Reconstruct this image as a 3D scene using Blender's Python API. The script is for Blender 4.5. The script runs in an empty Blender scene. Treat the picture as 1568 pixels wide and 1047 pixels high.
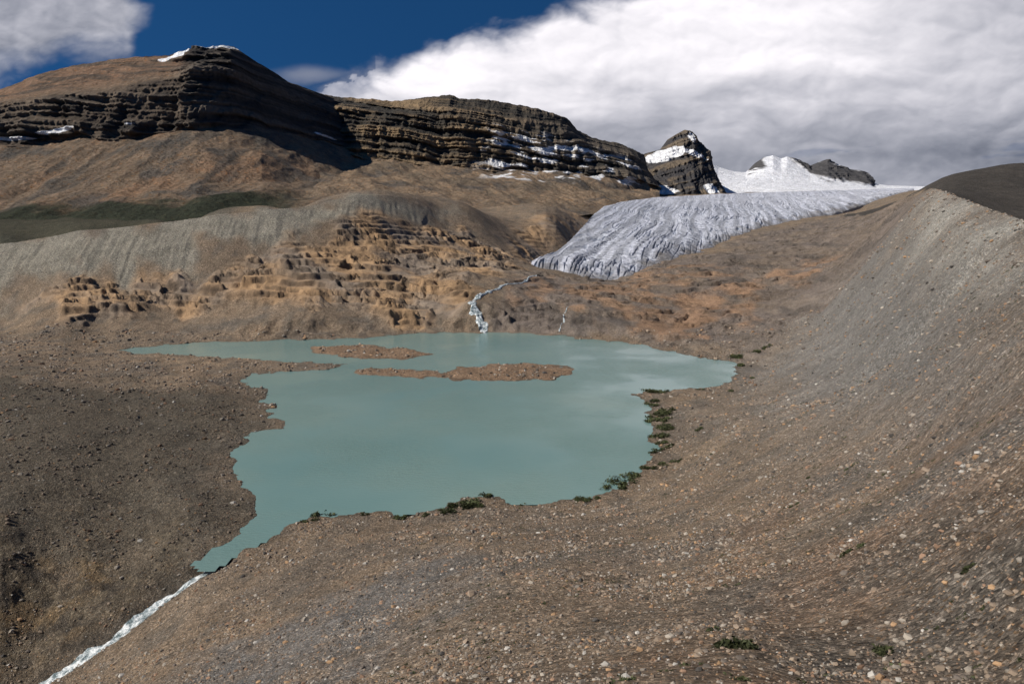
import bpy, numpy as np, math
rng=np.random.RandomState(7)
# ------------------------------------------------------------------ survey helpers
F=1140.0; TH=math.radians(9.6); CZ=60.0; CU,CV=784.0,523.5
cT,sT=math.cos(TH),math.sin(TH)
def ray(u,v):
    a=(np.asarray(u,float)-CU)/F; b=-(np.asarray(v,float)-CV)/F
    return a, cT+b*sT, b*cT-sT
def D(u,v,d):
    x,y,z=ray(u,v); k=d/y
    return x*k, y*k, z*k+CZ
def Zp(u,v,z):
    x,y,zz=ray(u,v); k=(z-CZ)/zz
    return x*k,y*k,zz*k+CZ
# ------------------------------------------------------------------ noise
def make_perm(seed):
    r=np.random.RandomState(seed); p=r.permutation(256); return np.concatenate([p,p])
ANG=np.random.RandomState(99).rand(256)*2*np.pi
GX,GY=np.cos(ANG),np.sin(ANG)
def perlin(x,y,seed=0):
    p=make_perm(seed)
    xi=np.floor(x).astype(np.int64); yi=np.floor(y).astype(np.int64)
    xf=x-xi; yf=y-yi; xi&=255; yi&=255
    u=xf*xf*xf*(xf*(xf*6-15)+10); v=yf*yf*yf*(yf*(yf*6-15)+10)
    def g(ix,iy,dx,dy):
        h=p[p[ix&255]+(iy&255)]
        return GX[h]*dx+GY[h]*dy
    n00=g(xi,yi,xf,yf); n10=g(xi+1,yi,xf-1,yf); n01=g(xi,yi+1,xf,yf-1); n11=g(xi+1,yi+1,xf-1,yf-1)
    a=n00+u*(n10-n00); b=n01+u*(n11-n01)
    return (a+v*(b-a))*1.5
def fbm(x,y,o=4,seed=0,gain=.5):
    s=0;a=1.0;t=0
    for i in range(o):
        s=s+a*perlin(x*2**i+i*17.3,y*2**i-i*9.1,seed+i); t+=a; a*=gain
    return s/t
def ridged(x,y,o=4,seed=0):
    s=0;a=1.0;t=0
    for i in range(o):
        s=s+a*(1-2*np.abs(perlin(x*2**i+i*7.7,y*2**i+i*3.3,seed+i))); t+=a; a*=.5
    return s/t
def sst(a,b,x):
    t=np.clip((x-a)/(b-a),0,1); return t*t*(3-2*t)
def mix(c,col,m):
    return c*(1-m[...,None])+np.asarray(col)*m[...,None]
def polysdf(px,py,poly):
    poly=np.asarray(poly,float); n=len(poly)
    d=np.full(px.shape,1e18); ins=np.zeros(px.shape,bool)
    for i in range(n):
        ax,ay=poly[i]; bx,by=poly[(i+1)%n]
        ex,ey=bx-ax,by-ay; wx,wy=px-ax,py-ay
        t=np.clip((wx*ex+wy*ey)/(ex*ex+ey*ey+1e-12),0,1)
        d=np.minimum(d,(wx-ex*t)**2+(wy-ey*t)**2)
        c=((ay>py)!=(by>py))
        with np.errstate(divide='ignore',invalid='ignore'):
            xx=(bx-ax)*(py-ay)/((by-ay) if by!=ay else 1e-12)+ax
        ins^=(c&(px<xx))
    d=np.sqrt(d); return np.where(ins,-d,d)
def linedist(px,py,line):
    d=np.full(px.shape,1e18); 
    for (ax,ay),(bx,by) in zip(line[:-1],line[1:]):
        ex,ey=bx-ax,by-ay; wx,wy=px-ax,py-ay
        t=np.clip((wx*ex+wy*ey)/(ex*ex+ey*ey+1e-12),0,1)
        d=np.minimum(d,(wx-ex*t)**2+(wy-ey*t)**2)
    return np.sqrt(d)
# ------------------------------------------------------------------ mesh helpers
def mesh_obj(name,V,Fc,nv,mat,col=None,smooth=True):
    me=bpy.data.meshes.new(name)
    V=np.asarray(V,np.float32).reshape(-1,3); Fc=np.asarray(Fc,np.int32).reshape(-1,nv)
    me.vertices.add(len(V)); me.vertices.foreach_set('co',V.ravel())
    me.loops.add(Fc.size); me.loops.foreach_set('vertex_index',Fc.ravel())
    me.polygons.add(len(Fc)); me.polygons.foreach_set('loop_start',np.arange(0,Fc.size,nv,dtype=np.int32))
    me.polygons.foreach_set('use_smooth',np.full(len(Fc),smooth))
    me.update(calc_edges=True)
    if col is not None:
        at=me.color_attributes.new('Col','FLOAT_COLOR','POINT')
        c=np.ones((len(V),4),np.float32); c[:,:col.shape[-1]]=col.reshape(-1,col.shape[-1]); at.data.foreach_set('color',c.ravel())
    me.materials.append(mat)
    ob=bpy.data.objects.new(name,me); bpy.context.scene.collection.objects.link(ob); return ob
def grid_obj(name,X,Y,Z,mat,col=None):
    n,m=X.shape; idx=np.arange(n*m).reshape(n,m)
    q=np.stack([idx[:-1,:-1],idx[:-1,1:],idx[1:,1:],idx[1:,:-1]],-1).reshape(-1,4)
    return mesh_obj(name,np.stack([X,Y,Z],-1),q,4,mat,col)
# ------------------------------------------------------------------ materials
def newmat(name):
    m=bpy.data.materials.new(name); m.use_nodes=True; nt=m.node_tree
    return m,nt,nt.nodes['Principled BSDF']
def N(nt,t,**k):
    n=nt.nodes.new(t)
    for a,b in k.items(): setattr(n,a,b)
    return n
def math_(nt,op,a,b=None,c=None):
    n=N(nt,'ShaderNodeMath',operation=op)
    for i,x in enumerate((a,b,c)):
        if x is None: continue
        if isinstance(x,(int,float)): n.inputs[i].default_value=x
        else: nt.links.new(x,n.inputs[i])
    return n.outputs[0]
def ramp(nt,src,pts):
    r=N(nt,'ShaderNodeValToRGB'); e=r.color_ramp.elements
    while len(e)<len(pts): e.new(.5)
    for el,(p,c) in zip(e,pts):
        el.position=p; el.color=(c,c,c,1) if isinstance(c,(int,float)) else (*c,1)
    nt.links.new(src,r.inputs[0]); return r.outputs[0]
def mulcol(nt,a,b,fac=1.0,mode='MULTIPLY'):
    n=N(nt,'ShaderNodeMix',data_type='RGBA',blend_type=mode); 
    if isinstance(fac,float): n.inputs[0].default_value=fac
    else: nt.links.new(fac,n.inputs[0])
    for s,x in ((6,a),(7,b)):
        if isinstance(x,tuple): n.inputs[s].default_value=(*x,1)
        else: nt.links.new(x,n.inputs[s])
    return n.outputs[2]
def ground_mat(name,scales,bumpd,speck=.6,noises=((.9,.72,1.25),(.11,.82,1.18),(.02,.88,1.12)),rough=.95,nb=1.2):
    """stony ground: vertex albedo broken by noise and by stone-sized voronoi cells; attribute alpha = bare-rock mask (fewer loose stones)"""
    m,nt,b=newmat(name); L=nt.links
    geo=N(nt,'ShaderNodeNewGeometry'); pos=geo.outputs['Position']
    at=N(nt,'ShaderNodeAttribute',attribute_name='Col'); c=at.outputs['Color']
    loose=math_(nt,'SUBTRACT',1.0,math_(nt,'MULTIPLY',at.outputs['Alpha'],.75))
    h=None
    for i,(s,amp) in enumerate(scales):
        vo=N(nt,'ShaderNodeTexVoronoi'); vo.inputs['Scale'].default_value=s; L.new(pos,vo.inputs['Vector'])
        sep=N(nt,'ShaderNodeSeparateColor'); L.new(vo.outputs['Color'],sep.inputs[0])
        lo,hi=1-speck*amp,1+speck*amp
        r=ramp(nt,sep.outputs[0],[(0,lo*.85),(.45,lo+.15),(.8,1.0),(.93,hi),(1,hi*1.35)])
        c=mulcol(nt,c,r,loose)
        if i==0:
            w=ramp(nt,sep.outputs[1],[(0,(1,1,1)),(.85,(1,1,1)),(.93,(1.25,.97,.7)),(1,(1.1,1.1,1.15))])
            c=mulcol(nt,c,w,loose)
        d=math_(nt,'MULTIPLY',math_(nt,'SUBTRACT',1.0,vo.outputs['Distance']),bumpd/s)
        d=math_(nt,'MULTIPLY',d,loose)
        h=d if h is None else math_(nt,'ADD',h,d)
    for k,(s,lo,hi) in enumerate(noises):
        no=N(nt,'ShaderNodeTexNoise'); no.inputs['Scale'].default_value=s; no.inputs['Detail'].default_value=8; no.inputs['Roughness'].default_value=.7
        L.new(pos,no.inputs['Vector'])
        c=mulcol(nt,c,ramp(nt,no.outputs[0],[(.3,lo),(.7,hi)]),loose if (k==0 and name=='stony_ground') else 1.0)
        if k<2: h=math_(nt,'ADD',h,math_(nt,'MULTIPLY',no.outputs[0],nb*(1,3)[k]))
    bu=N(nt,'ShaderNodeBump'); bu.inputs['Strength'].default_value=.95; bu.inputs['Distance'].default_value=1.0
    L.new(h,bu.inputs['Height']); L.new(bu.outputs[0],b.inputs['Normal'])
    L.new(c,b.inputs['Base Color']); b.inputs['Roughness'].default_value=rough; b.inputs['Specular IOR Level'].default_value=.15
    return m
M_ground=ground_mat('stony_ground',[(8.5,.65),(3.4,.4)],.4,nb=.65,noises=((.9,.58,1.38),(.11,.76,1.24),(.02,.86,1.14)))
M_mtn=ground_mat('mountain_rock',[(.4,.15)],.15,.6,((.12,.72,1.28),(.03,.80,1.2)),nb=3.5)
# ------------------------------------------------------------------ glacier edges
def ip(us,pts,k): 
    pts=np.asarray(pts,float); return np.interp(us,pts[:,0],pts[:,k])
g_bot=[(795,407,600),(850,411,590),(880,415,575),(900,428,560),(920,433,555),(960,424,570),(990,414,600),(1010,402,640),(1050,390,700),(1090,381,760),(1110,370,830),(1150,353,950),(1210,340,1050),(1290,322,1200),(1345,305,1400),(1400,291,1600)]
g_top=[(795,404,620),(830,393,660),(855,381,710),(872,367,770),(886,352,850),(898,338,940),(910,325,1060),(925,313,1180),(950,306,1310),(1000,300,1500),(1100,295,1600),(1250,291,1700),(1400,288,1750)]
# ------------------------------------------------------------------ terrain control points
C=[]
for p in [(784,1047,25),(600,1047,34),(400,1047,55),(250,1047,76),(1125,1000,22),(1250,1047,19),(1568,1047,16),(1568,850,22),(1568,650,36),(1568,500,65),(1568,400,112),
 (1568,338,165),(1500,314,235),(1440,291,330),(1430,288,400),(1500,360,190),(1440,340,270),(1400,330,380),(1410,300,420),(1380,312,480),
 (1250,560,235),(1400,520,185),(1400,400,320),(1300,430,390),(1200,470,400),(1090,525,345),(1300,600,160),(1200,650,140),(1050,650,198),(1400,700,62),(1200,800,66),
 (1000,800,105),(1000,900,50),(784,900,56),(600,900,80),(450,900,100),(400,960,85),(784,830,92),(600,840,108),
 (0,800,134),(0,700,164),(100,800,138),(200,830,135),(0,1025,110),(0,960,115),(0,900,120),(0,850,126),(100,950,117.5),(100,900,123),(100,850,130),(40,1000,113),(180,900,122),(-80,1000,114),(-80,900,122),
 (0,500,385),(150,500,375),(0,450,420),(0,376,455),(120,356,462),(240,343,470),(330,331,480),(410,324,495),(490,315,520),(545,302,545),(590,299,575),(640,303,620),(710,312,670),
 (250,440,425),(330,400,440),(330,470,400),(400,400,450),(480,370,480),(470,440,415),(540,350,500),(600,345,540),(620,400,480),(680,345,600),(700,380,550),(600,480,395),(700,470,400),(700,430,450),(770,400,560),(784,440,440),(740,500,372),
 (784,350,720),(850,345,760),(784,328,850),(860,325,900),(660,313,800),(900,450,450),(900,490,385),(1000,480,410),(1000,430,520),(1100,430,500),(1100,400,620),(1200,390,640),(1250,352,850),(1340,323,900),(1400,303,900),
 (1330,380,520),(1568,252,650),(1500,262,640),(1440,274,640),(1400,296,1100)]:
    C.append(D(*p))
for p in [(200,650,3),(0,600,6),(200,580,2.2),(0,545,5),(300,560,1.2),(300,780,2.2),(380,700,1.0),(150,700,3.5),(340,640,2.2)]:
    C.append(Zp(*p))
C+=[(-330,520,44),(-240,540,46),(-175,590,54),(-130,700,62),(-60,790,66),
 (160,215,40),(190,285,42),(230,320,44),(215,370,46),(250,410,52),(300,440,56),(300,330,50),(330,540,78),(170,160,60),(150,90,72),(80,10,88),(260,60,70),
 (0,0,58.2),(-8,-4,56),(10,-2,60.5),(0,-15,60),(-60,-10,38),(-120,20,10),(-160,60,-12),(40,-15,75),
 (-420,300,20),(-400,150,10),(-250,100,-8),(-700,500,80),(900,500,120),(1000,1000,110),(560,1300,62),(640,1600,60)]
stream_px=[(322,862,-.4),(290,882,-1.2),(250,906,-3),(210,938,-4.6),(180,960,-6),(140,987,-7.6),(110,1007,-9),(78,1026,-10.5),(50,1047,-12),(0,1085,-14),(-60,1130,-16)]
stream=[tuple(float(q) for q in Zp(*p)) for p in stream_px]; C+=stream
lake_px=[(185,536),(250,528),(330,523),(420,521),(560,518),(620,511),(680,509),(740,510),(800,511),(860,514),(900,520),(950,523),(985,527),(1010,536),(1060,546),(1120,553),(1129,565),(1125,580),(1108,592),(1060,594),(1020,599),(975,601),(992,620),(995,650),(1003,690),(990,715),(960,737),(925,750),(905,764),(850,768),(780,768),(740,757),(700,764),(680,779),(620,785),(540,784),(480,794),(440,808),(400,827),(350,853),(322,870),(306,866),(340,836),(370,815),(398,790),(395,770),(375,745),(358,715),(360,690),(375,670),(400,661),(438,657),(420,640),(410,615),(400,595),(368,584),(385,573),(450,569),(500,566),(530,560),(480,555),(400,551),(300,545),(215,541)]
isl_px=[[(470,531),(560,528),(650,537),(662,544),(600,551),(540,549),(480,540)],
        [(540,566),(600,564),(660,568),(700,574),(690,580),(640,580),(560,574)],
        [(670,572),(700,563),(760,557),(830,556),(875,562),(878,573),(850,580),(780,584),(720,583),(680,580)]]
def flat(px): return [tuple(float(q) for q in Zp(u,v,0)[:2]) for u,v in px]
lake=flat(lake_px); isl=[flat(p) for p in isl_px]
for x,y in lake[::2]: C.append((x,y,0.1))
for u in (850,890,930,1000,1080,1160,1250,1340,1385):
    b=D(u,ip(u,g_bot,1),ip(u,g_bot,2)); t=D(u,ip(u,g_top,1),ip(u,g_top,2))
    for k,dz in ((0,-1),(.35,-12),(.7,-16),(1,-10)):
        C.append((b[0]+(t[0]-b[0])*k,b[1]+(t[1]-b[1])*k,b[2]+(t[2]-b[2])*k+dz))
for x in (-3000,-1500,0,1500,3000):
    C.append((x,3200,60)); C.append((x*3,12000,0))
C=[tuple(float(q) for q in c) for c in C]; C=np.array(C)
OFF=30.0
def tofl(x,y): yy=y+OFF; return x/yy, np.log(yy)*.4
cp,cl=tofl(C[:,0],C[:,1]); cv=(C[:,2]-CZ)/(C[:,1]+OFF)
def kern(a,b,c,d): return np.sqrt((a[:,None]-c[None])**2+(b[:,None]-d[None])**2+.0005)
K=kern(cp,cl,cp,cl); n=len(cp)
A=np.zeros((n+3,n+3)); A[:n,:n]=K-np.eye(n)*1e-3; Pm=np.stack([np.ones(n),cp,cl],1); A[:n,n:]=Pm; A[n:,:n]=Pm.T
w=np.linalg.solve(A,np.concatenate([cv,[0,0,0]]))
def axis(knots): 
    o=[]
    for (a,b,k,lg) in knots:
        o.append(np.exp(np.linspace(math.log(a),math.log(b),k,endpoint=False)) if lg else np.linspace(a,b,k,endpoint=False))
    return np.concatenate(o+[[knots[-1][1]]])
YP=axis([(8,60,150,1),(60,150,240,1),(150,330,330,1),(330,900,640,1),(900,2500,130,1),(2500,16000,20,1)])
PH=axis([(-2.6,-1.2,30,0),(-1.2,-.74,50,0),(-.74,.74,900,0),(.74,1.2,50,0),(1.2,2.6,30,0)])
yc=np.exp(np.linspace(math.log(8),math.log(16000),300)); pc=np.linspace(-2.6,2.6,420)
PG,YG=np.meshgrid(pc,yc); q=[]
pf,lf=PG.ravel(),np.log(YG.ravel())*.4
for i in range(0,len(pf),20000):
    a,b=pf[i:i+20000],lf[i:i+20000]
    q.append(kern(a,b,cp,cl)@w[:n]+w[n]+w[n+1]*a+w[n+2]*b)
TC=np.concatenate(q).reshape(PG.shape)
def bil(G,fi,fj):
    i=np.clip(np.floor(fi).astype(int),0,G.shape[0]-2); j=np.clip(np.floor(fj).astype(int),0,G.shape[1]-2)
    a=fi-i; b=fj-j
    return (G[i,j]*(1-b)+G[i,j+1]*b)*(1-a)+(G[i+1,j]*(1-b)+G[i+1,j+1]*b)*a
def hbase(x,y):
    yy=np.maximum(y+OFF,8.01)
    fi=(np.log(yy)-math.log(8))/(math.log(16000)-math.log(8))*299; fj=(x/yy+2.6)/5.2*419
    return bil(TC,np.clip(fi,0,298.999),np.clip(fj,0,418.999))*yy+CZ
def hit(u,v):
    x,y,z=ray(u,v); t=np.exp(np.linspace(math.log(8),math.log(2500),900))/y
    below=(z*t+CZ)<hbase(x*t,y*t)
    k=np.argmax(below) if below.any() else len(t)-1
    return float(x*t[k]),float(y*t[k])
def hits(px): return [hit(u,v) for u,v in px]
PHG,YPG=np.meshgrid(PH,YP); X=PHG*YPG; Y=YPG-OFF
H=hbase(X,Y)
amp=.8+YPG*.004
Xw=X+fbm(X/9,Y/9,4,11)*amp*2.4; Yw=Y+fbm(X/9+50,Y/9,4,12)*amp*3.2
near=(Y>60)&(Y<520)&(np.abs(X)<420)
sd=np.full(X.shape,400.0); sd[near]=polysdf(Xw[near],Yw[near],lake)
for il in isl:
    s=np.full(X.shape,400.0); s[near]=polysdf(Xw[near],Yw[near],il); sd=np.where(sd<0,np.maximum(sd,-s),sd)
isl_all=np.full(X.shape,400.0)
for il in isl: 
    s=np.full(X.shape,400.0); s[near]=polysdf(X[near],Y[near],il); isl_all=np.minimum(isl_all,s)
do=np.maximum(sd,0)
ds=linedist(X,Y,[(a[0],a[1]) for a in stream])
s=sst(0,22,do)
clamped=np.maximum(H*s+(1-s)*do*.06,np.where(H<1.2,np.minimum(do*.10,.55),-100))
qd=np.maximum((1-sst(118,160,Y))*(1-sst(-40,-15,X)),np.exp(-(ds/8)**2))   # land that drains below lake level
Zl=clamped*(1-qd)+qd*H*sst(0,6,do)
Z=np.where(sd<0,-np.minimum(-sd*.3,4)-.05,Zl)
Z=np.where((isl_all<6)&(sd>0),np.minimum(do*.12,.7),Z)
def region(px,soft=.02,warp=.03,seed=1,world=None):
    P=hits(px) if world is None else world; sc=np.maximum(Y+OFF,20)
    wx=X+fbm(PHG*14,np.log(YPG)*9,4,seed)*warp*sc*1.5; wy=Y+fbm(PHG*14+9,np.log(YPG)*9,4,seed+3)*warp*sc*3
    P=np.array(P); bb=(X>P[:,0].min()-80)&(X<P[:,0].max()+80)&(Y>P[:,1].min()-120)&(Y<P[:,1].max()+120)
    s=np.full(X.shape,1e3); s[bb]=polysdf(wx[bb],wy[bb],P)
    return 1-sst(-1,1,s/(soft*sc))
m_gray=region([(1135,565),(1200,490),(1300,410),(1390,330),(1425,302),(1567,347),(1567,660),(1400,640),(1250,640)],.12,.03,1)
m_pale=region([(1425,300),(1500,322),(1567,346),(1567,440),(1480,410),(1410,390)],.04,.02,2)
m_or=region([(1250,760),(1560,660),(1560,1040),(1050,1040),(1150,850)],.25,.08,3)
m_left=region([(-200,575),(200,590),(400,600),(400,660),(350,720),(390,790),(300,870),(-200,900)],.06,.04,4)
m_mor=region([(-60,380),(120,362),(240,349),(330,336),(490,323),(560,306),(680,316),(620,340),(480,375),(330,400),(240,436),(0,462),(-60,465)],.02,.03,5)
m_och=region([(20,462),(100,444),(240,445),(330,408),(480,385),(600,350),(700,352),(800,400),(760,430),(700,465),(560,480),(400,472),(200,475),(100,492)],.018,.03,6)
m_och2=region([(770,365),(850,335),(905,318),(905,335),(885,353),(860,378),(800,402)],.02,.02,7)
m_rgt=region([(780,440),(800,412),(900,432),(1000,412),(1100,385),(1160,355),(1300,330),(1395,303),(1420,340),(1380,380),(1250,480),(1130,545),(1000,522),(860,508),(765,503)],.02,.03,8)
m_ost=region([(985,515),(1010,475),(1130,425),(1250,395),(1260,405),(1170,470),(1090,520)],.02,.05,9)
m_scr=region([(250,1045),(480,940),(680,850),(720,870),(520,1045)],.08,.08,10)
m_snout=region([(770,440),(800,418),(890,436),(960,432),(1030,405),(1060,430),(1010,470),(985,505),(900,480),(800,480)],.02,.05,15)
m_bank=region(None,.05,.05,13,world=[(a[0]-1.5,a[1]+1) for a in stream[1:]]+[(-170,70),(-150,122),(-90,132),(-60,128)])
cw=[D(*p) for p in [(1568,338,165),(1500,314,235),(1440,291,330),(1425,288,430),(1408,296,620)]]
m_back=region(None,.004,.004,14,world=[(a[0]+4,a[1]+4) for a in cw]+[(430,1000),(1400,900),(900,60),(150,60)])
rock=np.clip(np.maximum.reduce([m_och,m_och2*.6,m_rgt*.6]),0,1)
shore=sst(1,16,do)
# lateral moraine crests (sharp gravel ridges)
cl_=[D(*p) for p in [(-260,410,440),(0,375,455),(120,355,462),(240,342,470),(330,330,480),(410,322,495),(490,313,520),(545,300,545),(590,297,575),(640,301,620),(710,311,670)]]
cla=np.array(cl_,float); dcl=linedist(X,Y,[(a[0],a[1]) for a in cl_])
endl=np.clip(cla[0,0]-X,0,None)+np.clip(X-cla[-4,0],0,None)*1.0
zcl=np.interp(X,cla[:,0],cla[:,2])-.52*dcl-np.maximum(dcl-30,0)*.35-endl*.12
cra=np.array(cw[:4],float); dcr=linedist(X,Y,[(a[0],a[1]) for a in cra])
zcr=np.interp(Y,cra[:,1],cra[:,2])-.62*dcr-np.maximum(dcr-7,0)*.8-(np.clip(cra[0,1]-Y,0,None)+np.clip(Y-cra[-1,1],0,None))*.3
m_cr=np.maximum(np.exp(-(dcl/30)**2),np.exp(-(dcr/18)**2))
Z+=shore*(fbm(X/45,Y/45,4,21)*2.2*sst(60,250,YPG)*(1-.5*m_left)*(1-m_mor*.8)+fbm(X/7,Y/7,4,23)*.5*sst(10,60,YPG)*(1-.6*m_gray)*(1-m_mor*.7)+fbm(X/60,Y/22,5,29)*1.0*m_gray)*(1-m_cr)
lnd=sd>6
zsm=zcl+.2*fbm(X/9,Y/9,3,25); kk_=5.0; mx_=np.maximum(Z,zsm); mn_=np.minimum(Z,zsm); blend=mx_+kk_*.25*np.clip(1-(mx_-mn_)/kk_,0,1)**2
Z=np.where(lnd&(dcl<110)&(endl<45),blend,Z)
# bedrock: long glacier-smoothed slabs that break off in ledges
wx_=X+fbm(X/25,Y/25,4,32)*12; wy_=Y+fbm(X/25+9,Y/25,4,33)*9
rr_=rock*shore*(1-m_cr)
Zr=Z+rr_*(fbm(X/60,Y/45,4,31,.5)*5.0)
def slab(field,h,lo=.72,hi=.92):
    t=field; f=t-np.floor(t); return (np.floor(t)+sst(lo,hi,f)-t+ .5)*h,f
A1=fbm(wx_/95,wy_/24,4,35,.45)*4.5+(Zr+.06*X)/9; a1,f1=slab(A1,4.6,.75,.9)
A2_=fbm(wx_/40,wy_/12,3,36,.5)*3.5+(Zr+.06*X)/5; a2,f2=slab(A2_,1.6,.68,.88)
k1=sst(-.35,.0,fbm(X/60,Y/40,3,49)); k2=sst(-.2,.25,fbm(X/26+4,Y/18,3,59))
Z=Zr+rr_*(a1*k1+a2*k2*.8+ridged(X/34,Y/12,4,37)*.7+fbm(X/5,Y/4,3,38)*.22)
bz_=Z+.05*X+fbm(X/60,Y/60,4,39)*4+fbm(X/14,Y/14,3,28)*1.0; bz_=bz_+1.5*perlin(bz_/6,X/200,40); th=3.4
t3=bz_/th; f3=t3-np.floor(t3); k3=sst(-.25,.1,fbm(X/46+3,Y/22,4,27)); st3=(np.floor(t3)+sst(.6,.88,f3)-t3+.5)*th
Z=Z+rr_*k3*st3*.9
Z+=m_bank*shore*sst(2,6,ds)*(ridged(X/7,Y/5,5,50)*.9+ridged(X/2.5,Y/2,3,47)*.25)
Z=np.where((sd>0)&(do<16)&(ds>12)&(qd<.02),np.maximum(Z,do*.05),Z)
Z=np.where(lnd,np.maximum(Z,zcr+.35*fbm(X/6,Y/6,3,26)),Z)
along=X*.93+Y*.15
Z+=m_mor*shore*sst(0,14,dcl)*(-np.abs(perlin(along/6,Y/90,41))*1.0-np.abs(perlin(along/2.6,Y/60,42))*.45)
Z+=sst(0,9,dcr)*m_pale*(-np.abs(perlin(Y/14,X/60,43))*1.3-np.abs(perlin(Y/6,X/40,44))*.4)+m_gray*shore*sst(0,9,dcr)*(-np.abs(perlin(Y/24+X/60,X/90,45))*1.2)
Z-=np.exp(-(ds/3.0)**2)*2.0
capk=np.interp(Y,[1200,1700,1800,16000],[.12,.045,.02,0.0]); Z=np.where(Y>1200,np.minimum(Z,60+capk*Y),Z)
# albedo
col=np.ones(X.shape+(3,))*np.array([.26,.2,.145])
col=mix(col,(.315,.232,.158),sst(-.2,.5,fbm(X/50,Y/70,4,51))*.6)
col=mix(col,(.17,.148,.126),sst(0,.5,fbm(X/30+9,Y/30,4,52))*.7)
col=mix(col,(.15,.136,.118),sst(.0,.3,fbm(X/9+9,Y/12,4,60))*.5)
col=mix(col,(.225,.217,.205),m_gray*.95)
col=mix(col,(.31,.195,.122),m_or*sst(-.3,.35,fbm(X/9,Y/16,4,53))*.8)
col=mix(col,(.115,.1,.078),m_left*.85)  # dark plateau ground, darkened further with painted cloud shadow
col=mix(col,(.19,.187,.183),m_scr*.8)
col=mix(col,(.285,.265,.22),m_mor)
col=mix(col,(.42,.405,.365),m_pale*sst(-.6,.2,fbm(X/30,Y/30,4,54)))  # pale crest gravel, lightened further to paint in its sunlit look
col=mix(col,(.205,.17,.147),m_rgt*(.6+.4*sst(-.3,.3,fbm(X/40,Y/60,4,56))))
col=mix(col,(.11,.098,.09),m_rgt*sst(.1,.3,fbm(X/16,Y/60,4,61))*.6)
col=mix(col,(.33,.215,.14),m_snout*sst(-.25,.15,fbm(X/18,Y/24,4,64))*.9)
ob_=sst(-.4,.3,fbm(X/40,Y/30,4,55)+.25*fbm(A1*2,X/60,2,65)); 
ochre=np.array([.28,.225,.178])*(1-ob_[...,None])+np.array([.42,.275,.158])*ob_[...,None]
mm=np.maximum(m_och,m_och2)[...,None]; col=col*(1-mm)+ochre*mm
col=mix(col,(.37,.235,.15),m_ost*sst(-.4,.1,fbm(X/20,Y/40,4,62))*.9)
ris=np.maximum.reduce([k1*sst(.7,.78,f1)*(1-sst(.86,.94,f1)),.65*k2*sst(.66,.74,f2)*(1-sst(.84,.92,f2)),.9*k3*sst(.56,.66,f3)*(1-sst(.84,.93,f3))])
col=mix(col,(.07,.055,.044),rr_*ris*sst(-.35,.05,fbm(X/18,Y/14,3,58))*.75)  # ledge risers darkened: undercut shadow painted into the rock colour
col=mix(col,(.14,.115,.083),m_bank*.85); col=mix(col,(.065,.056,.048),m_bank*sst(-.1,.25,fbm(X/5,Y/3,4,66))*.75)
col=mix(col,(.25,.175,.10),m_bank*sst(.05,.35,fbm(X/8,Y/5,4,67))*.6)
col=mix(col,(.085,.075,.065),np.exp(-(ds/4.5)**2)*.75)
col=mix(col,(.30,.2,.13),((isl_all<4)&(sd>0)).astype(float)*.8)
col=mix(col,(.12,.10,.078),(sd>0)*(1-sst(.3,2.0,do))*.6)
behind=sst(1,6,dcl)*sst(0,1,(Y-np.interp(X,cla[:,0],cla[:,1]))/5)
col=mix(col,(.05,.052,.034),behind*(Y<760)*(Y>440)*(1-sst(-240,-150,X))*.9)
col=mix(col,(.065,.06,.055),m_back*.95)  # hill behind the crest: its shaded side painted as dark albedo
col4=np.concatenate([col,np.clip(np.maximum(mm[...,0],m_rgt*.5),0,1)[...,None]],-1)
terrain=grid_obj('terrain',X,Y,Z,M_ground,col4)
def samp(G,x,y):
    yy=y+OFF; fi=np.interp(yy,YP,np.arange(len(YP))); fj=np.interp(x/yy,PH,np.arange(len(PH)))
    return bil(G,fi,fj)
def hgt(x,y): return samp(Z,x,y)
def sdat(x,y): return samp(sd,x,y)
# ------------------------------------------------------------------ lake
m,nt,b=newmat('glacial_water'); L=nt.links
geo=N(nt,'ShaderNodeNewGeometry')
no=N(nt,'ShaderNodeTexNoise'); no.inputs['Scale'].default_value=.012; no.inputs['Detail'].default_value=5; L.new(geo.outputs['Position'],no.inputs['Vector'])
cr=ramp(nt,no.outputs[0],[(.3,(.13,.23,.22)),(.55,(.175,.27,.25)),(.72,(.235,.315,.28))])
L.new(cr,b.inputs['Base Color']); b.inputs['Roughness'].default_value=.14; b.inputs['IOR'].default_value=1.333
n2=N(nt,'ShaderNodeTexNoise'); n2.inputs['Scale'].default_value=.9; n2.inputs['Detail'].default_value=6; n2.inputs['Roughness'].default_value=.7
mp=N(nt,'ShaderNodeMapping'); mp.inputs['Scale'].default_value=(.6,1.6,1); L.new(geo.outputs['Position'],mp.inputs[0]); L.new(mp.outputs[0],n2.inputs['Vector'])
n3=N(nt,'ShaderNodeTexNoise'); n3.inputs['Scale'].default_value=.03; n3.inputs['Detail'].default_value=3; L.new(geo.outputs['Position'],n3.inputs['Vector'])
bu=N(nt,'ShaderNodeBump'); bu.inputs['Distance'].default_value=.3; L.new(ramp(nt,n3.outputs[0],[(.4,.15),(.62,.8)]),bu.inputs['Strength']); L.new(n2.outputs[0],bu.inputs['Height']); L.new(bu.outputs[0],b.inputs['Normal'])
xs=np.linspace(-240,170,400); ys=np.linspace(112,440,320); LX,LY=np.meshgrid(xs,ys)
keep=polysdf(LX,LY,lake)<np.where(LY<150,2.0,8)
idx=np.arange(LX.size).reshape(LX.shape); kf=keep[:-1,:-1]&keep[1:,1:]&keep[:-1,1:]&keep[1:,:-1]
qf=np.stack([idx[:-1,:-1],idx[:-1,1:],idx[1:,1:],idx[1:,:-1]],-1)[kf]
mesh_obj('lake',np.stack([LX,LY,LX*0],-1),qf,4,m)
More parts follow.
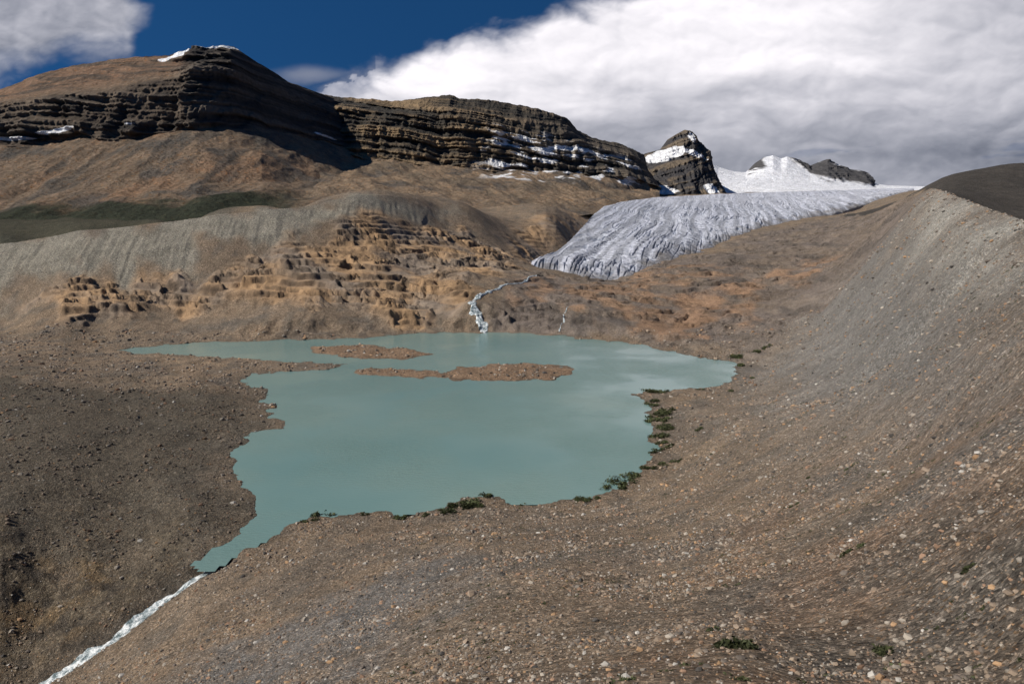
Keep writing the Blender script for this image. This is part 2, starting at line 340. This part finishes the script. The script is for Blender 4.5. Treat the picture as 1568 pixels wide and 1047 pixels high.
# ------------------------------------------------------------------ running water
m,nt,b=newmat('white_water'); L=nt.links
geo=N(nt,'ShaderNodeNewGeometry'); no=N(nt,'ShaderNodeTexNoise'); no.inputs['Scale'].default_value=.8; no.inputs['Detail'].default_value=7; no.inputs['Roughness'].default_value=.75; L.new(geo.outputs['Position'],no.inputs['Vector'])
L.new(ramp(nt,no.outputs[0],[(.40,(.09,.13,.14)),(.49,(.32,.37,.39)),(.57,(.82,.85,.86))]),b.inputs['Base Color']); b.inputs['Roughness'].default_value=.2
bu=N(nt,'ShaderNodeBump'); bu.inputs['Distance'].default_value=.4; L.new(no.outputs[0],bu.inputs['Height']); L.new(bu.outputs[0],b.inputs['Normal'])
M_white=m
def ribbon(name,pts,width,lift,seed=0,kk=.35):
    pts=np.array(pts,float); seg=np.r_[0,np.cumsum(np.hypot(*np.diff(pts[:,:2],axis=0).T))]
    s=np.arange(0,seg[-1],.5); x=np.interp(s,seg,pts[:,0]); y=np.interp(s,seg,pts[:,1])
    x=x+perlin(s/9,s*0+seed,60)*1.2+perlin(s/3,s*0+seed,64)*.5; y=y+perlin(s/9,s*0+seed+5,61)*1.2
    tx,ty=np.gradient(x),np.gradient(y); l=np.hypot(tx,ty)+1e-6; nx,ny=-ty/l,tx/l
    wd=np.interp(s,seg,width)*(1+kk*perlin(s/5,s*0+seed,62)*2+.4*perlin(s/1.5,s*0+seed,68))
    k=np.linspace(-1,1,9); GX_=x[:,None]+nx[:,None]*wd[:,None]*k*.5; GY_=y[:,None]+ny[:,None]*wd[:,None]*k*.5
    base=hgt(GX_,GY_); c=hgt(x,y); c=np.convolve(np.pad(c,2,'edge'),np.ones(5)/5,'valid')
    Zr_=np.maximum(base+.05,c[:,None])+lift+perlin(GX_/1.5,GY_/1.5,63)*.15
    Zr_[:,[0,-1]]-=.8
    return grid_obj(name,GX_,GY_,Zr_,M_white)
ribbon('stream',[(a[0],a[1]) for a in stream],[2.6]+[2.8]*4+[3.8]*6,.12,1)
ribbon('waterfall',hits([(822,424),(800,432),(775,437),(750,447),(728,458),(722,464),(735,478),(745,490),(756,500),(768,509)]),[1.0,1.3,1.5,2,2.4,4.5,4.5,4.5,5,6],.35,3,.6)
ribbon('waterfall',hits([(872,472),(866,480),(862,492),(855,506)]),[.5,.7,.7,.7],.2,7,.5)
# ------------------------------------------------------------------ glacier
m,nt,b=newmat('glacier_ice'); L=nt.links
at=N(nt,'ShaderNodeAttribute',attribute_name='Col'); geo=N(nt,'ShaderNodeNewGeometry')
no=N(nt,'ShaderNodeTexNoise'); no.inputs['Scale'].default_value=.3; no.inputs['Detail'].default_value=8; no.inputs['Roughness'].default_value=.75; L.new(geo.outputs['Position'],no.inputs['Vector'])
L.new(mulcol(nt,at.outputs['Color'],ramp(nt,no.outputs[0],[(.36,.58),(.58,1.08)])),b.inputs['Base Color']); b.inputs['Roughness'].default_value=.6
bu=N(nt,'ShaderNodeBump'); bu.inputs['Distance'].default_value=4; bu.inputs['Strength'].default_value=.6; L.new(no.outputs[0],bu.inputs['Height']); L.new(bu.outputs[0],b.inputs['Normal'])
M_ice=m
us=np.linspace(795,1400,1100); T=np.linspace(0,1,460)[:,None]
bx,by,bz=D(us,ip(us,g_bot,1),ip(us,g_bot,2)); tx,ty,tz_=D(us,ip(us,g_top,1),ip(us,g_top,2))
qb,qt=1/by,1/ty; dd=1/(qb*(1-T)+qt*T); kk=(dd-by)/(ty-by+1e-6)
GXx=bx+(tx-bx)*kk; GYy=by+(ty-by)*kk; GZz=bz+(tz_-bz)*kk
en=fbm(GXx/25,GYy/40,5,70)
edge=np.minimum(np.minimum(T/.16,1)*np.minimum((1-T)/.03,1),np.minimum((us-795)/30,1)+0*T)
e2=np.clip(edge+en*.6*(edge<.95)*(edge>0)*(T<.5),0,1)
GZz=GZz+(np.sqrt(e2)-1)*6-2.5*(1-sst(0,.1,edge))+1.0*(1-T)
warp=fbm(GXx/120,GYy/200,3,71)*18
flow=(GXx*.95-GYy*.25+warp*.6); lon=GYy*.9+GXx*.3+warp
crev=ridged(lon/20,flow/26,4,72); crev2=1-2*np.abs(perlin(flow/6,GYy/120,73)); crev3=fbm(flow/24,GYy/200,3,74)
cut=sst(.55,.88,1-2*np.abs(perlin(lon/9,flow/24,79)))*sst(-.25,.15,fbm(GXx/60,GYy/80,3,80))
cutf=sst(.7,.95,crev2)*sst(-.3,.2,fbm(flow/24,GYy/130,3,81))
GZz+=e2*(1-.8*T)*(crev*2.8+crev3*4+fbm(GXx/60,GYy/110,4,78)*6-cut*3.6-cutf*2.8)
dirt=sst(-.2,.2,fbm(flow/8,GYy/420,5,75)*1.1)
gc=np.ones(GXx.shape+(3,))*np.array([.61,.63,.72]); gc=mix(gc,(.29,.30,.345),dirt*.8)
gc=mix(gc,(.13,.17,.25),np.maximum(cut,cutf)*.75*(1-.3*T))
gc=mix(gc,(.68,.69,.77),sst(1150,1500,GYy)*.5*(1-.7*sst(.0,.3,fbm(GXx/50,GYy/50,4,77))))
dm=1-sst(.0,.18,T+0*us+fbm(GXx/18,GYy/24,4,76)*.18); gc=mix(gc,(.20,.18,.165),dm*.85)
grid_obj('glacier',GXx,GYy,GZz,M_ice,gc)
# ------------------------------------------------------------------ mountains
def loft(rows,us,counts):
    R=[D(us,ip(us,r,1),ip(us,r,2)) for r in rows]
    R=[np.stack(r,-1) for r in R]; out=[];t=[]
    for i,c in enumerate(counts):
        for a in np.linspace(0,1,c,endpoint=False): out.append(R[i]*(1-a)+R[i+1]*a); t.append(i+a)
    out.append(R[-1]); t.append(len(rows)-1)
    G=np.array(out); return G[...,0],G[...,1],G[...,2],np.array(t)[:,None]+0*us[None]
def strata(P,Q,Zz,tilt,seed,sc=1.0):
    s=Zz+tilt*P+fbm(P/160,Q/160,5,seed)*16
    return s,(perlin(s/(26*sc),P/400,seed+1)*1.0+perlin(s/(10*sc),P/150,seed+2)*.7+perlin(s/(4.5*sc),P/90,seed+3)*.5)
def with_rock(c,k): return np.concatenate([c,np.clip(k,0,1)[...,None]],-1)
r0=[(-500,385,650),(0,362,640),(300,335,660),(540,320,780),(640,330,850)]
r1=[(-500,330,800),(0,300,790),(300,285,840),(400,282,900),(480,284,1000),(560,287,1150),(640,290,1350)]
r2=[(-500,240,1000),(0,222,980),(150,213,990),(300,203,1020),(350,192,1070),(400,195,1130),(480,215,1290),(560,235,1450),(640,255,1650)]
r3=[(-500,190,1050),(0,158,1030),(150,142,1050),(290,118,1080),(360,98,1140),(420,130,1240),(480,162,1370),(560,190,1550),(640,215,1750)]
r4=[(-500,160,1250),(0,137,1200),(60,116,1215),(110,101,1230),(200,88,1240),(260,85,1230),(285,79,1220),(330,76,1220),(362,74,1230),(395,96,1260),(440,124,1340),(490,144,1450),(560,170,1650),(640,210,1850)]
r5=[(u,v+40,d+500) for u,v,d in r4]
us=np.linspace(-500,640,1000)
MX,MY,MZ,MT=loft([r0,r1,r2,r3,r4,r5],us,[60,90,190,90,16])
U=us[None]+0*MT
Tn=MT+.22*fbm(MX/60,MZ/50,5,80)*(MT>.5)
cl1=sst(1.95,2.05,Tn)*(1-sst(2.85,3.2,Tn)); cl2=sst(1.95,2.05,Tn)*(1-sst(4,4.2,MT))*sst(250,310,U)
cliff=np.maximum(cl1*(1-.3*(1-sst(-.1,.3,fbm(MX/90,MZ/30,3,79)))),cl2)
s,st=strata(MX,MY,MZ,.02,81)
inb=(MT<4)
MY-=cliff*(st*12+ridged(MX/70,MZ/160,4,85)*26+ridged(MX/20,MZ/60,4,86)*11)+(1-cliff)*sst(3,3.3,MT)*inb*(st*6+fbm(MX/60,MZ/60,4,84)*10)
tal=(1-sst(1.9,2.05,Tn))
MZ+=tal*sst(0,.4,MT)*(ridged(MX/90,MY/300,4,87)*7+fbm(MX/40,MY/70,4,88)*4)
MZ+=sst(3.9,4,MT)*(1-sst(4,4.3,MT))*fbm(MX/14,MY*0,4,89)*2.0
c=np.ones(MX.shape+(3,))*np.array([.205,.15,.105])
c=mix(c,(.275,.17,.105),tal*sst(.0,.4,fbm(MX/90,MY/160,4,90))*.75)
c=mix(c,(.105,.094,.083),tal*sst(.0,.35,fbm(MX/45+5,MY/70,5,91))*.85)
c=mix(c,(.08,.076,.07),tal*sst(.1,.28,fbm(MX/24+5,MY/150,4,98))*.6)
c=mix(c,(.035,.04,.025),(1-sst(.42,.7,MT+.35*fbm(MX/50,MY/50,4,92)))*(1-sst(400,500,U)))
c=mix(c,(.225,.14,.092),sst(3,3.4,MT)*inb*.8)
c=mix(c,(.085,.072,.06),sst(3,3.4,MT)*inb*sst(-.1,.2,fbm(MX/90,s/12,4,96))*.8)
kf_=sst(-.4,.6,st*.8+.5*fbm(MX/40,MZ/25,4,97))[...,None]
cc=kf_*np.array([.14,.115,.092])+(1-kf_)*np.array([.038,.035,.034])  # rock bands of the cliff, with cloud shadow painted in as darker albedo
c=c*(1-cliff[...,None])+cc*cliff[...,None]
def snow(c,u0,v0,ru,rv,d,ns=.5,seed=0,slope=0.,X_=None,Z_=None,thr=1.):
    x0,y0,z0=D(u0,v0,d); rx=ru*d/F; rz=rv*d/F
    q=((X_-x0)/rx)**2+((Z_-z0-slope*(X_-x0))/rz)**2+fbm(X_/(rx*.5),Z_/(rz*.8),3,seed)*ns
    return mix(c,(.82,.83,.86),1-sst(thr*.8,thr,q))
for a in [(277,88,24,9,1225,.5,1,.35),(340,76,30,2.5,1220,.5,2,0),(92,201,28,4,990,.6,3,.2),(25,214,36,3,985,.6,4,0),(200,190,9,1.5,1000,1.2,5,0),(490,205,10,1.6,1290,1.2,7,-.3)]: c=snow(c,*a,MX,MZ)
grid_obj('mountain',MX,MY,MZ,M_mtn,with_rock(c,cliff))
# central banded mountain
r0=[(380,340,760),(540,318,800),(700,330,860),(850,335,950),(930,325,1100),(1010,305,1500)]
r1=[(380,260,1200),(480,262,1150),(600,275,1150),(760,290,1200),(880,295,1300),(1010,290,1700)]
r2=[(380,205,1420),(480,212,1400),(560,240,1380),(640,250,1400),(760,262,1450),(850,264,1500),(960,272,1600),(1010,288,1750)]
r3=[(380,160,1480),(480,165,1480),(600,175,1470),(700,180,1490),(820,200,1560),(900,225,1650),(960,240,1750),(990,262,1850),(1010,290,1900)]
r4=[(380,150,1600),(480,142,1580),(520,150,1580),(600,156,1600),(640,152,1600),(690,146,1600),(705,152,1610),(750,154,1620),(820,166,1650),(868,182,1700),(885,200,1750),(915,214,1800),(945,219,1850),(975,232,1900),(986,238,1950),(991,262,1950),(1010,292,1980)]
r5=[(u,v+40,d+500) for u,v,d in r4]
us=np.linspace(380,1010,800)
MX,MY,MZ,MT=loft([r0,r1,r2,r3,r4,r5],us,[60,80,180,60,16])
U=us[None]+0*MT
Tn=MT+.25*fbm(MX/70,MY/60,5,100)
cliff=sst(1.88,2.0,Tn)*(MT<4)
s,st=strata(MX,MY,MZ,.10,101)
MY-=cliff*(1-.4*sst(3,4,MT))*(st*13+ridged(MX/90,MZ/160,4,105)*24+ridged(MX/26,MZ/60,4,106)*12)
tal=1-cliff
MZ+=tal*(MT<3)*sst(0,.4,MT)*(ridged(MX/90+MY/200,MY/300,4,107)*7+fbm(MX/40,MY/80,4,108)*5)
MZ+=sst(3.9,4,MT)*(1-sst(4,4.3,MT))*fbm(MX/16,MY*0,4,109)*4
c=np.ones(MX.shape+(3,))*np.array([.25,.183,.125])
c=mix(c,(.15,.122,.092),sst(-.1,.3,fbm(MX/80,MY/160,4,110))*.7)
c=mix(c,(.10,.09,.082),(MT<2)*sst(.05,.35,fbm(MX/60+7,MY/90,5,111))*.85)
k=sst(-.45,.55,st*.8+.45*fbm(MX/40,MZ/20,4,112))[...,None]; dk=sst(.2,1,(U-600)/300)[...,None]
cc=k*(np.array([.26,.185,.112])*(1-dk)+np.array([.14,.115,.09])*dk)+(1-k)*np.array([.055,.05,.044])
c=c*(1-cliff[...,None])+cc*cliff[...,None]
sn=sst(.05,.17,fbm(MX/45,s/9,4,115)*.7+.3*perlin(s/16,MX/400,116))*sst(1.3,1.6,MT)*(1-sst(2.7,3.1,MT))*sst(710,780,U)*(1-sst(960,990,U))
c=mix(c,(.8,.81,.84),sn)
grid_obj('mountain',MX,MY,MZ,M_mtn,with_rock(c,cliff))
# horn peak
r0=[(960,308,2100),(1040,304,2050),(1110,304,2100)]
r3=[(960,255,2350),(985,250,2330),(1020,245,2300),(1060,240,2300),(1085,262,2320),(1110,296,2350)]
r4=[(960,262,2450),(986,236,2450),(1010,230,2440),(1022,214,2430),(1035,206,2420),(1048,199,2420),(1058,202,2420),(1066,213,2430),(1074,219,2430),(1084,234,2440),(1091,258,2450),(1100,280,2450),(1110,298,2450)]
r5=[(u,v+30,d+400) for u,v,d in r4]
us=np.linspace(960,1110,300)
MX,MY,MZ,MT=loft([r0,r3,r4,r5],us,[90,80,12])
s,st=strata(MX,MY,MZ,-.35,121,1.2)
MY-=(MT<2)*sst(0,.2,MT)*(st*10+ridged(MX/70,MZ/100,4,122)*34+ridged(MX/25,MZ/50,4,123)*12)
c=np.ones(MX.shape+(3,))*np.array([.065,.062,.064]); c=mix(c,(.17,.135,.10),sst(-.2,.5,st+fbm(MX/40,MZ/40,3,124)))
c=snow(c,1012,240,29,10,2380,.5,131,.3,MX,MZ); c=snow(c,1056,212,6,9,2400,.9,132,0,MX,MZ); c=snow(c,1058,236,22,5,2330,1.1,133,-.3,MX,MZ);c=snow(c,1000,290,36,8,2120,.6,134,-.1,MX,MZ);c=snow(c,1095,290,16,10,2120,.6,135,-.1,MX,MZ)
grid_obj('mountain',MX,MY,MZ,M_mtn,with_rock(c,c[...,0]*0+1))
# far snow peaks
r0=[(1060,298,2700),(1250,298,2600),(1430,294,2500)]
r1=[(1060,272,3000),(1130,276,3000),(1200,276,3000),(1250,280,3000),(1340,288,3000),(1430,290,2950)]
r2=[(1060,235,3400),(1085,245,3400),(1100,256,3400),(1125,263,3400),(1142,264,3400),(1156,250,3380),(1170,241,3350),(1184,238,3350),(1196,243,3350),(1205,240,3350),(1225,246,3350),(1240,254,3350),(1252,249,3350),(1266,244,3350),(1285,253,3350),(1300,259,3350),(1322,262,3350),(1332,268,3350),(1337,281,3350),(1360,284,3300),(1430,286,3300)]
r3=[(u,v+30,d+500) for u,v,d in r2]
us=np.linspace(1060,1430,460)
MX,MY,MZ,MT=loft([r0,r1,r2,r3],us,[40,90,10])
U=us[None]+0*MT
s,st=strata(MX,MY,MZ,.1,141,1.3)
nz=fbm(MX/70,MZ/35,4,143)
rk=np.maximum(sst(1200,1210,U+nz*14-(2-MT)*70)*sst(1.1,1.3,MT+.3*nz)*(1-sst(1336,1342,U)), sst(1142,1148,U)*(1-sst(1168,1176,U+nz*10))*sst(1.4,1.55,MT+.2*nz))*(MT<2.2)
MY-=(MT<2)*(MT>.1)*rk*(st*12+ridged(MX/60,MZ/80,4,145)*30)
MZ+=(1-rk)*(MT<1.8)*fbm(MX/160,MY/160,4,146)*5
c=np.ones(MX.shape+(3,))*np.array([.82,.83,.88]); c=mix(c,(.085,.082,.085),rk*sst(-.9,-.6,st+.8*nz))
grid_obj('mountain',MX,MY,MZ,M_mtn,with_rock(c,rk*0+1))
# ------------------------------------------------------------------ scattered stones
m,nt,b=newmat('stone'); at=N(nt,'ShaderNodeAttribute',attribute_name='Col'); nt.links.new(at.outputs['Color'],b.inputs['Base Color']); b.inputs['Roughness'].default_value=.9; b.inputs['Specular IOR Level'].default_value=.2
M_stone=m
g=(1+5**.5)/2
IV=np.array([(-1,g,0),(1,g,0),(-1,-g,0),(1,-g,0),(0,-1,g),(0,1,g),(0,-1,-g),(0,1,-g),(g,0,-1),(g,0,1),(-g,0,-1),(-g,0,1)])/1.9
IF=np.array([(0,11,5),(0,5,1),(0,1,7),(0,7,10),(0,10,11),(1,5,9),(5,11,4),(11,10,2),(10,7,6),(7,1,8),(3,9,4),(3,4,2),(3,2,6),(3,6,8),(3,8,9),(4,9,5),(2,4,11),(6,2,10),(8,6,7),(9,8,1)])
NR=180000
ph=rng.uniform(-.85,.85,NR*2); yy=np.exp(rng.uniform(math.log(40),math.log(400),NR*2)); x=ph*yy; y=yy-OFF
k=(sdat(x,y)>.5)&(y<400)&(rng.rand(NR*2)<.15+.85*sst(-.2,.4,fbm(x/11,y/14,4,150)))&(samp(m_gray,x,y)*.5<rng.rand(NR*2)); x,y,yy=x[k][:NR],y[k][:NR],yy[k][:NR]; NR=len(x)
size=(.00036*yy+.005)*(1+rng.pareto(2.2,NR)); size=np.minimum(size,(.009+.0025*yy)*np.where(rng.rand(NR)<.008,2.0,1)*rng.uniform(.6,1.,NR))
z=hgt(x,y)
V=IV[None]*(1+rng.uniform(-.32,.32,(NR,12,1)))*size[:,None,None]*np.stack([rng.uniform(.8,1.5,NR),rng.uniform(.8,1.5,NR),rng.uniform(.6,1.,NR)],-1)[:,None,:]
a=rng.uniform(0,6.28,NR); ca,sa=np.cos(a)[:,None],np.sin(a)[:,None]
V=np.stack([V[...,0]*ca-V[...,1]*sa,V[...,0]*sa+V[...,1]*ca,V[...,2]],-1)+np.stack([x,y,z+size*.2],-1)[:,None,:]
pal=np.array([(.26,.2,.15),(.15,.125,.105),(.31,.27,.225),(.44,.41,.37),(.37,.235,.135),(.26,.165,.11),(.075,.068,.062)])
pk=rng.choice(7,NR,p=[.32,.26,.16,.035,.05,.095,.08]); cs=pal[pk]*rng.uniform(.75,1.25,(NR,1))*(1-.4*samp(m_left,x,y))[:,None]  # stones on the left plateau carry the same painted darkening
cs=np.repeat(cs[:,None,:],12,1)
fc=(IF[None]+np.arange(NR)[:,None,None]*12)
mesh_obj('scattered_rocks',V,fc,3,M_stone,cs,smooth=False)
# ------------------------------------------------------------------ shrubs
m,nt,b=newmat('shrub_leaves'); at=N(nt,'ShaderNodeAttribute',attribute_name='Col'); nt.links.new(at.outputs['Color'],b.inputs['Base Color']); b.inputs['Roughness'].default_value=.7; b.inputs['Specular IOR Level'].default_value=.2
M_leaf=m
SV=[];SC=[]
def shrub(x,y,w,h,n):
    nb=max(3,int(n/120)); 
    for _ in range(nb):
        ox,oy=rng.normal(0,w*.28,2); r=w*rng.uniform(.14,.3); hh=h*rng.uniform(.5,1)
        k=n//nb; d=rng.normal(size=(k,3)); d/=np.linalg.norm(d,axis=1)[:,None]; rr=rng.uniform(.45,1.05,(k,1))
        p=d*rr*np.array([r,r,hh*.6]); p[:,2]=np.abs(p[:,2])
        px=x+ox+p[:,0]; py=y+oy+p[:,1]; pz=hgt(px,py)+p[:,2]
        s=(.03*w+.02)*rng.uniform(.6,1.4,(k,1,1))
        tri=rng.normal(size=(k,3,3))*s
        SV.append(tri+np.stack([px,py,pz],-1)[:,None,:])
        tone=rng.uniform(.6,1.3)*rng.uniform(.6,1.4,(k,1))*(.45+.8*np.clip(p[:,2:3]/(hh*.6),0,1))
        SC.append(np.repeat((np.array([.07,.08,.035])*tone)[:,None,:],3,1))
for (u,v,w,h) in [(985,601,5,1.4),(1000,603,5,1.6),(1015,602,4,1.2),(1003,616,4,1.5),(1012,630,5,1.8),(1003,645,5,1.6),(1014,655,4,1.4),(1006,668,4,1.3),(1016,676,3.5,1.1),(1003,690,3,.9),(1020,700,2.5,.8),(992,716,3,1),(970,730,3,1),(948,738,5,1.7),(930,743,4.5,1.6),(938,748,4,1.4),(905,764,3,.9),(885,767,2.5,.8),(742,762,3.2,1.2),(722,768,4,1.7),(705,771,4,1.4),(690,776,3,1.0),(733,772,3,1),(615,789,2.8,.9),(495,792,3.4,1.0),(478,797,2,.7),(560,787,1.6,.5),(660,783,1.6,.5),(800,770,1.6,.5),
                 (1070,650,2,.7),(1040,690,1.6,.6),(1090,688,1.5,.6),(1130,548,5,1.6),(1132,560,4,1.4),(1120,598,3,.8),(1160,540,4,1.4),(1175,532,3,1.2),(1150,575,2,.7),(1070,598,2.5,.7),
                 (1302,716,.8,.35),(1238,732,.7,.3),(1300,852,.6,.3),(1125,993,1.5,.42),(1345,1000,.8,.3),(1215,775,.8,.3),(1480,885,.4,.2),(1095,968,.4,.2)]:
    x,y=hit(u,v); shrub(x,y,w*1.3,h*1.2,int(260+w*140))
nt_=900
ph=rng.uniform(-.1,.72,nt_*4); yy=np.exp(rng.uniform(math.log(45),math.log(260),nt_*4)); x=ph*yy;y=yy-OFF
k=(sdat(x,y)>1)&(fbm(x/20,y/20,3,151)>-.05); 
for X0,Y0,y0 in list(zip(x[k],y[k],yy[k]))[:nt_]: 
    w_=(.12+.004*y0)*rng.uniform(.5,1.5); shrub(X0,Y0,w_,w_*.4,40)
V=np.concatenate(SV); cs=np.concatenate(SC); mesh_obj('alpine_shrubs',V,np.arange(V.shape[0]*3),3,M_leaf,cs,smooth=False)
# ------------------------------------------------------------------ clouds: a curved emissive sheet far beyond the peaks, sunlit and shaded tones painted in
az=np.radians(np.linspace(-62,62,1300)); el=np.radians(np.linspace(-1,38,440)); AZ,EL=np.meshgrid(az,el)
R=14000; CX=R*np.sin(AZ)*np.cos(EL); CY=R*np.cos(AZ)*np.cos(EL); CZz=R*np.sin(EL)+CZ
a_=np.clip(CX/CY,-2,2)*1140; b_=np.tan(EL)/np.cos(AZ)*1140
def billow(x,y,o,seed,gain=.55):
    s=0;a=1.;t=0
    for i in range(o): s=s+a*(np.abs(perlin(x*2**i+i*5.1,y*2**i+i*8.7,seed+i))*2-.6); t+=a; a*=gain
    return s/t
wx=fbm(a_/190,b_/90,5,161)*36; wy=fbm(a_/150+30,b_/80,5,162)*18
A2=a_+wx; B2=b_+wy
puff=billow(A2/160,B2/80,6,180)
def bank(A,B):
    e=np.interp(A,[-420,-264,-144,-24,46,116,400,900],[150,190,234,270,294,314,420,640])
    d=np.minimum((e-B)/26+puff*1.3*sst(120,200,B),(A+330+(B-120)*.4)/75)
    thin=sst(.05,.4,fbm(A/170,B/22,4,163))*sst(60,95,B)*(1-sst(105,145,B))*sst(150,240,A)
    return np.clip(d,-1,3)-thin*2.1
def left(A,B):
    e=np.interp(A,[-1400,-784,-650,-554,-530],[120,182,214,230,264]); return np.clip(np.minimum((B-e)/30,(-525-A)/24)+puff*1.0,-1,3)
def small(A,B): return .9-np.sqrt(((A+304)/95)**2+((B-204-(A+304)*-.02)/20)**2)
d1=bank(A2,B2); d2=left(A2,B2); d3=small(A2,B2)
al=np.maximum.reduce([sst(-.5,1.6,d1),sst(-.4,1.6,d2)*.96,sst(0,.9,d3)*.5])
n1=fbm(A2/300,B2/70,6,165,.5)
p2=billow((A2-9)/160,(B2+9)/80,6,180)
light=(puff-p2)
top=np.interp(b_+n1*70-(a_-200)*.03,[30,80,120,160,215,330],[.44,.42,.54,.80,1.03,1.02])
side=1-.42*sst(430,900,a_+ (b_-200)*.9)
br=top*side+light*.16+n1*.10+.04*puff
br=np.where(a_<-450,.44+n1*.28+light*.3+.10*sst(200,300,b_),br)
br=np.where((a_<-200)&(a_>-450)&(d1<.3),.55+n1*.2,br)
br=np.clip(br,.2,1.12)
cc=(np.array([.20,.26,.40])*(1-br[...,None])+np.array([.98,.95,1.0])*br[...,None])*br[...,None]**.6
cl4=np.concatenate([np.clip(cc,0.02,2),al[...,None]],-1)
m=bpy.data.materials.new('cloud_vapour'); m.use_nodes=True; nt=m.node_tree; nt.nodes.clear(); L=nt.links
at=N(nt,'ShaderNodeAttribute',attribute_name='Col'); em=N(nt,'ShaderNodeEmission'); tr=N(nt,'ShaderNodeBsdfTransparent'); ms=N(nt,'ShaderNodeMixShader'); out=N(nt,'ShaderNodeOutputMaterial')
L.new(at.outputs['Color'],em.inputs[0]); em.inputs[1].default_value=.95; L.new(at.outputs['Alpha'],ms.inputs[0]); L.new(tr.outputs[0],ms.inputs[1]); L.new(em.outputs[0],ms.inputs[2]); L.new(ms.outputs[0],out.inputs[0])
grid_obj('clouds',CX,CY,CZz,m,cl4)
# ------------------------------------------------------------------ sky and sun
SE=math.radians(41); SA=math.radians(-108)
sc=bpy.context.scene; w_=bpy.data.worlds.new('World'); sc.world=w_; w_.use_nodes=True; nt=w_.node_tree; L=nt.links
bg=nt.nodes['Background']; sky=N(nt,'ShaderNodeTexSky',sky_type='NISHITA'); sky.sun_disc=False; sky.sun_elevation=SE; sky.sun_rotation=SA; sky.altitude=2200; sky.dust_density=.2; sky.ozone_density=3
tc=N(nt,'ShaderNodeTexCoord'); ad=N(nt,'ShaderNodeVectorMath',operation='ADD'); ad.inputs[1].default_value=(0,0,.4); nm=N(nt,'ShaderNodeVectorMath',operation='NORMALIZE')
L.new(tc.outputs['Generated'],ad.inputs[0]); L.new(ad.outputs[0],nm.inputs[0]); L.new(nm.outputs[0],sky.inputs[0])
hs=mulcol(nt,sky.outputs[0],(.24,.74,1.08)); L.new(hs,bg.inputs[0]); bg.inputs[1].default_value=.062
sl=bpy.data.lights.new('sun','SUN'); sl.energy=5.0; sl.angle=math.radians(.5); sl.color=(1,.94,.84); so=bpy.data.objects.new('sun',sl); sc.collection.objects.link(so)
from mathutils import Vector
dv=Vector((math.sin(SA)*math.cos(SE),math.cos(SA)*math.cos(SE),math.sin(SE))); so.rotation_euler=dv.to_track_quat('Z','Y').to_euler(); so.location=(0,0,500)
cam=bpy.data.cameras.new('camera'); co=bpy.data.objects.new('camera',cam); sc.collection.objects.link(co); co.location=(0,0,CZ); co.rotation_euler=(math.radians(90)-TH,0,0)
cam.sensor_width=36; cam.lens=F/1568*36; cam.clip_start=.5; cam.clip_end=60000; sc.camera=co
sc.view_settings.view_transform='Standard'; sc.view_settings.look='None'; sc.view_settings.exposure=0
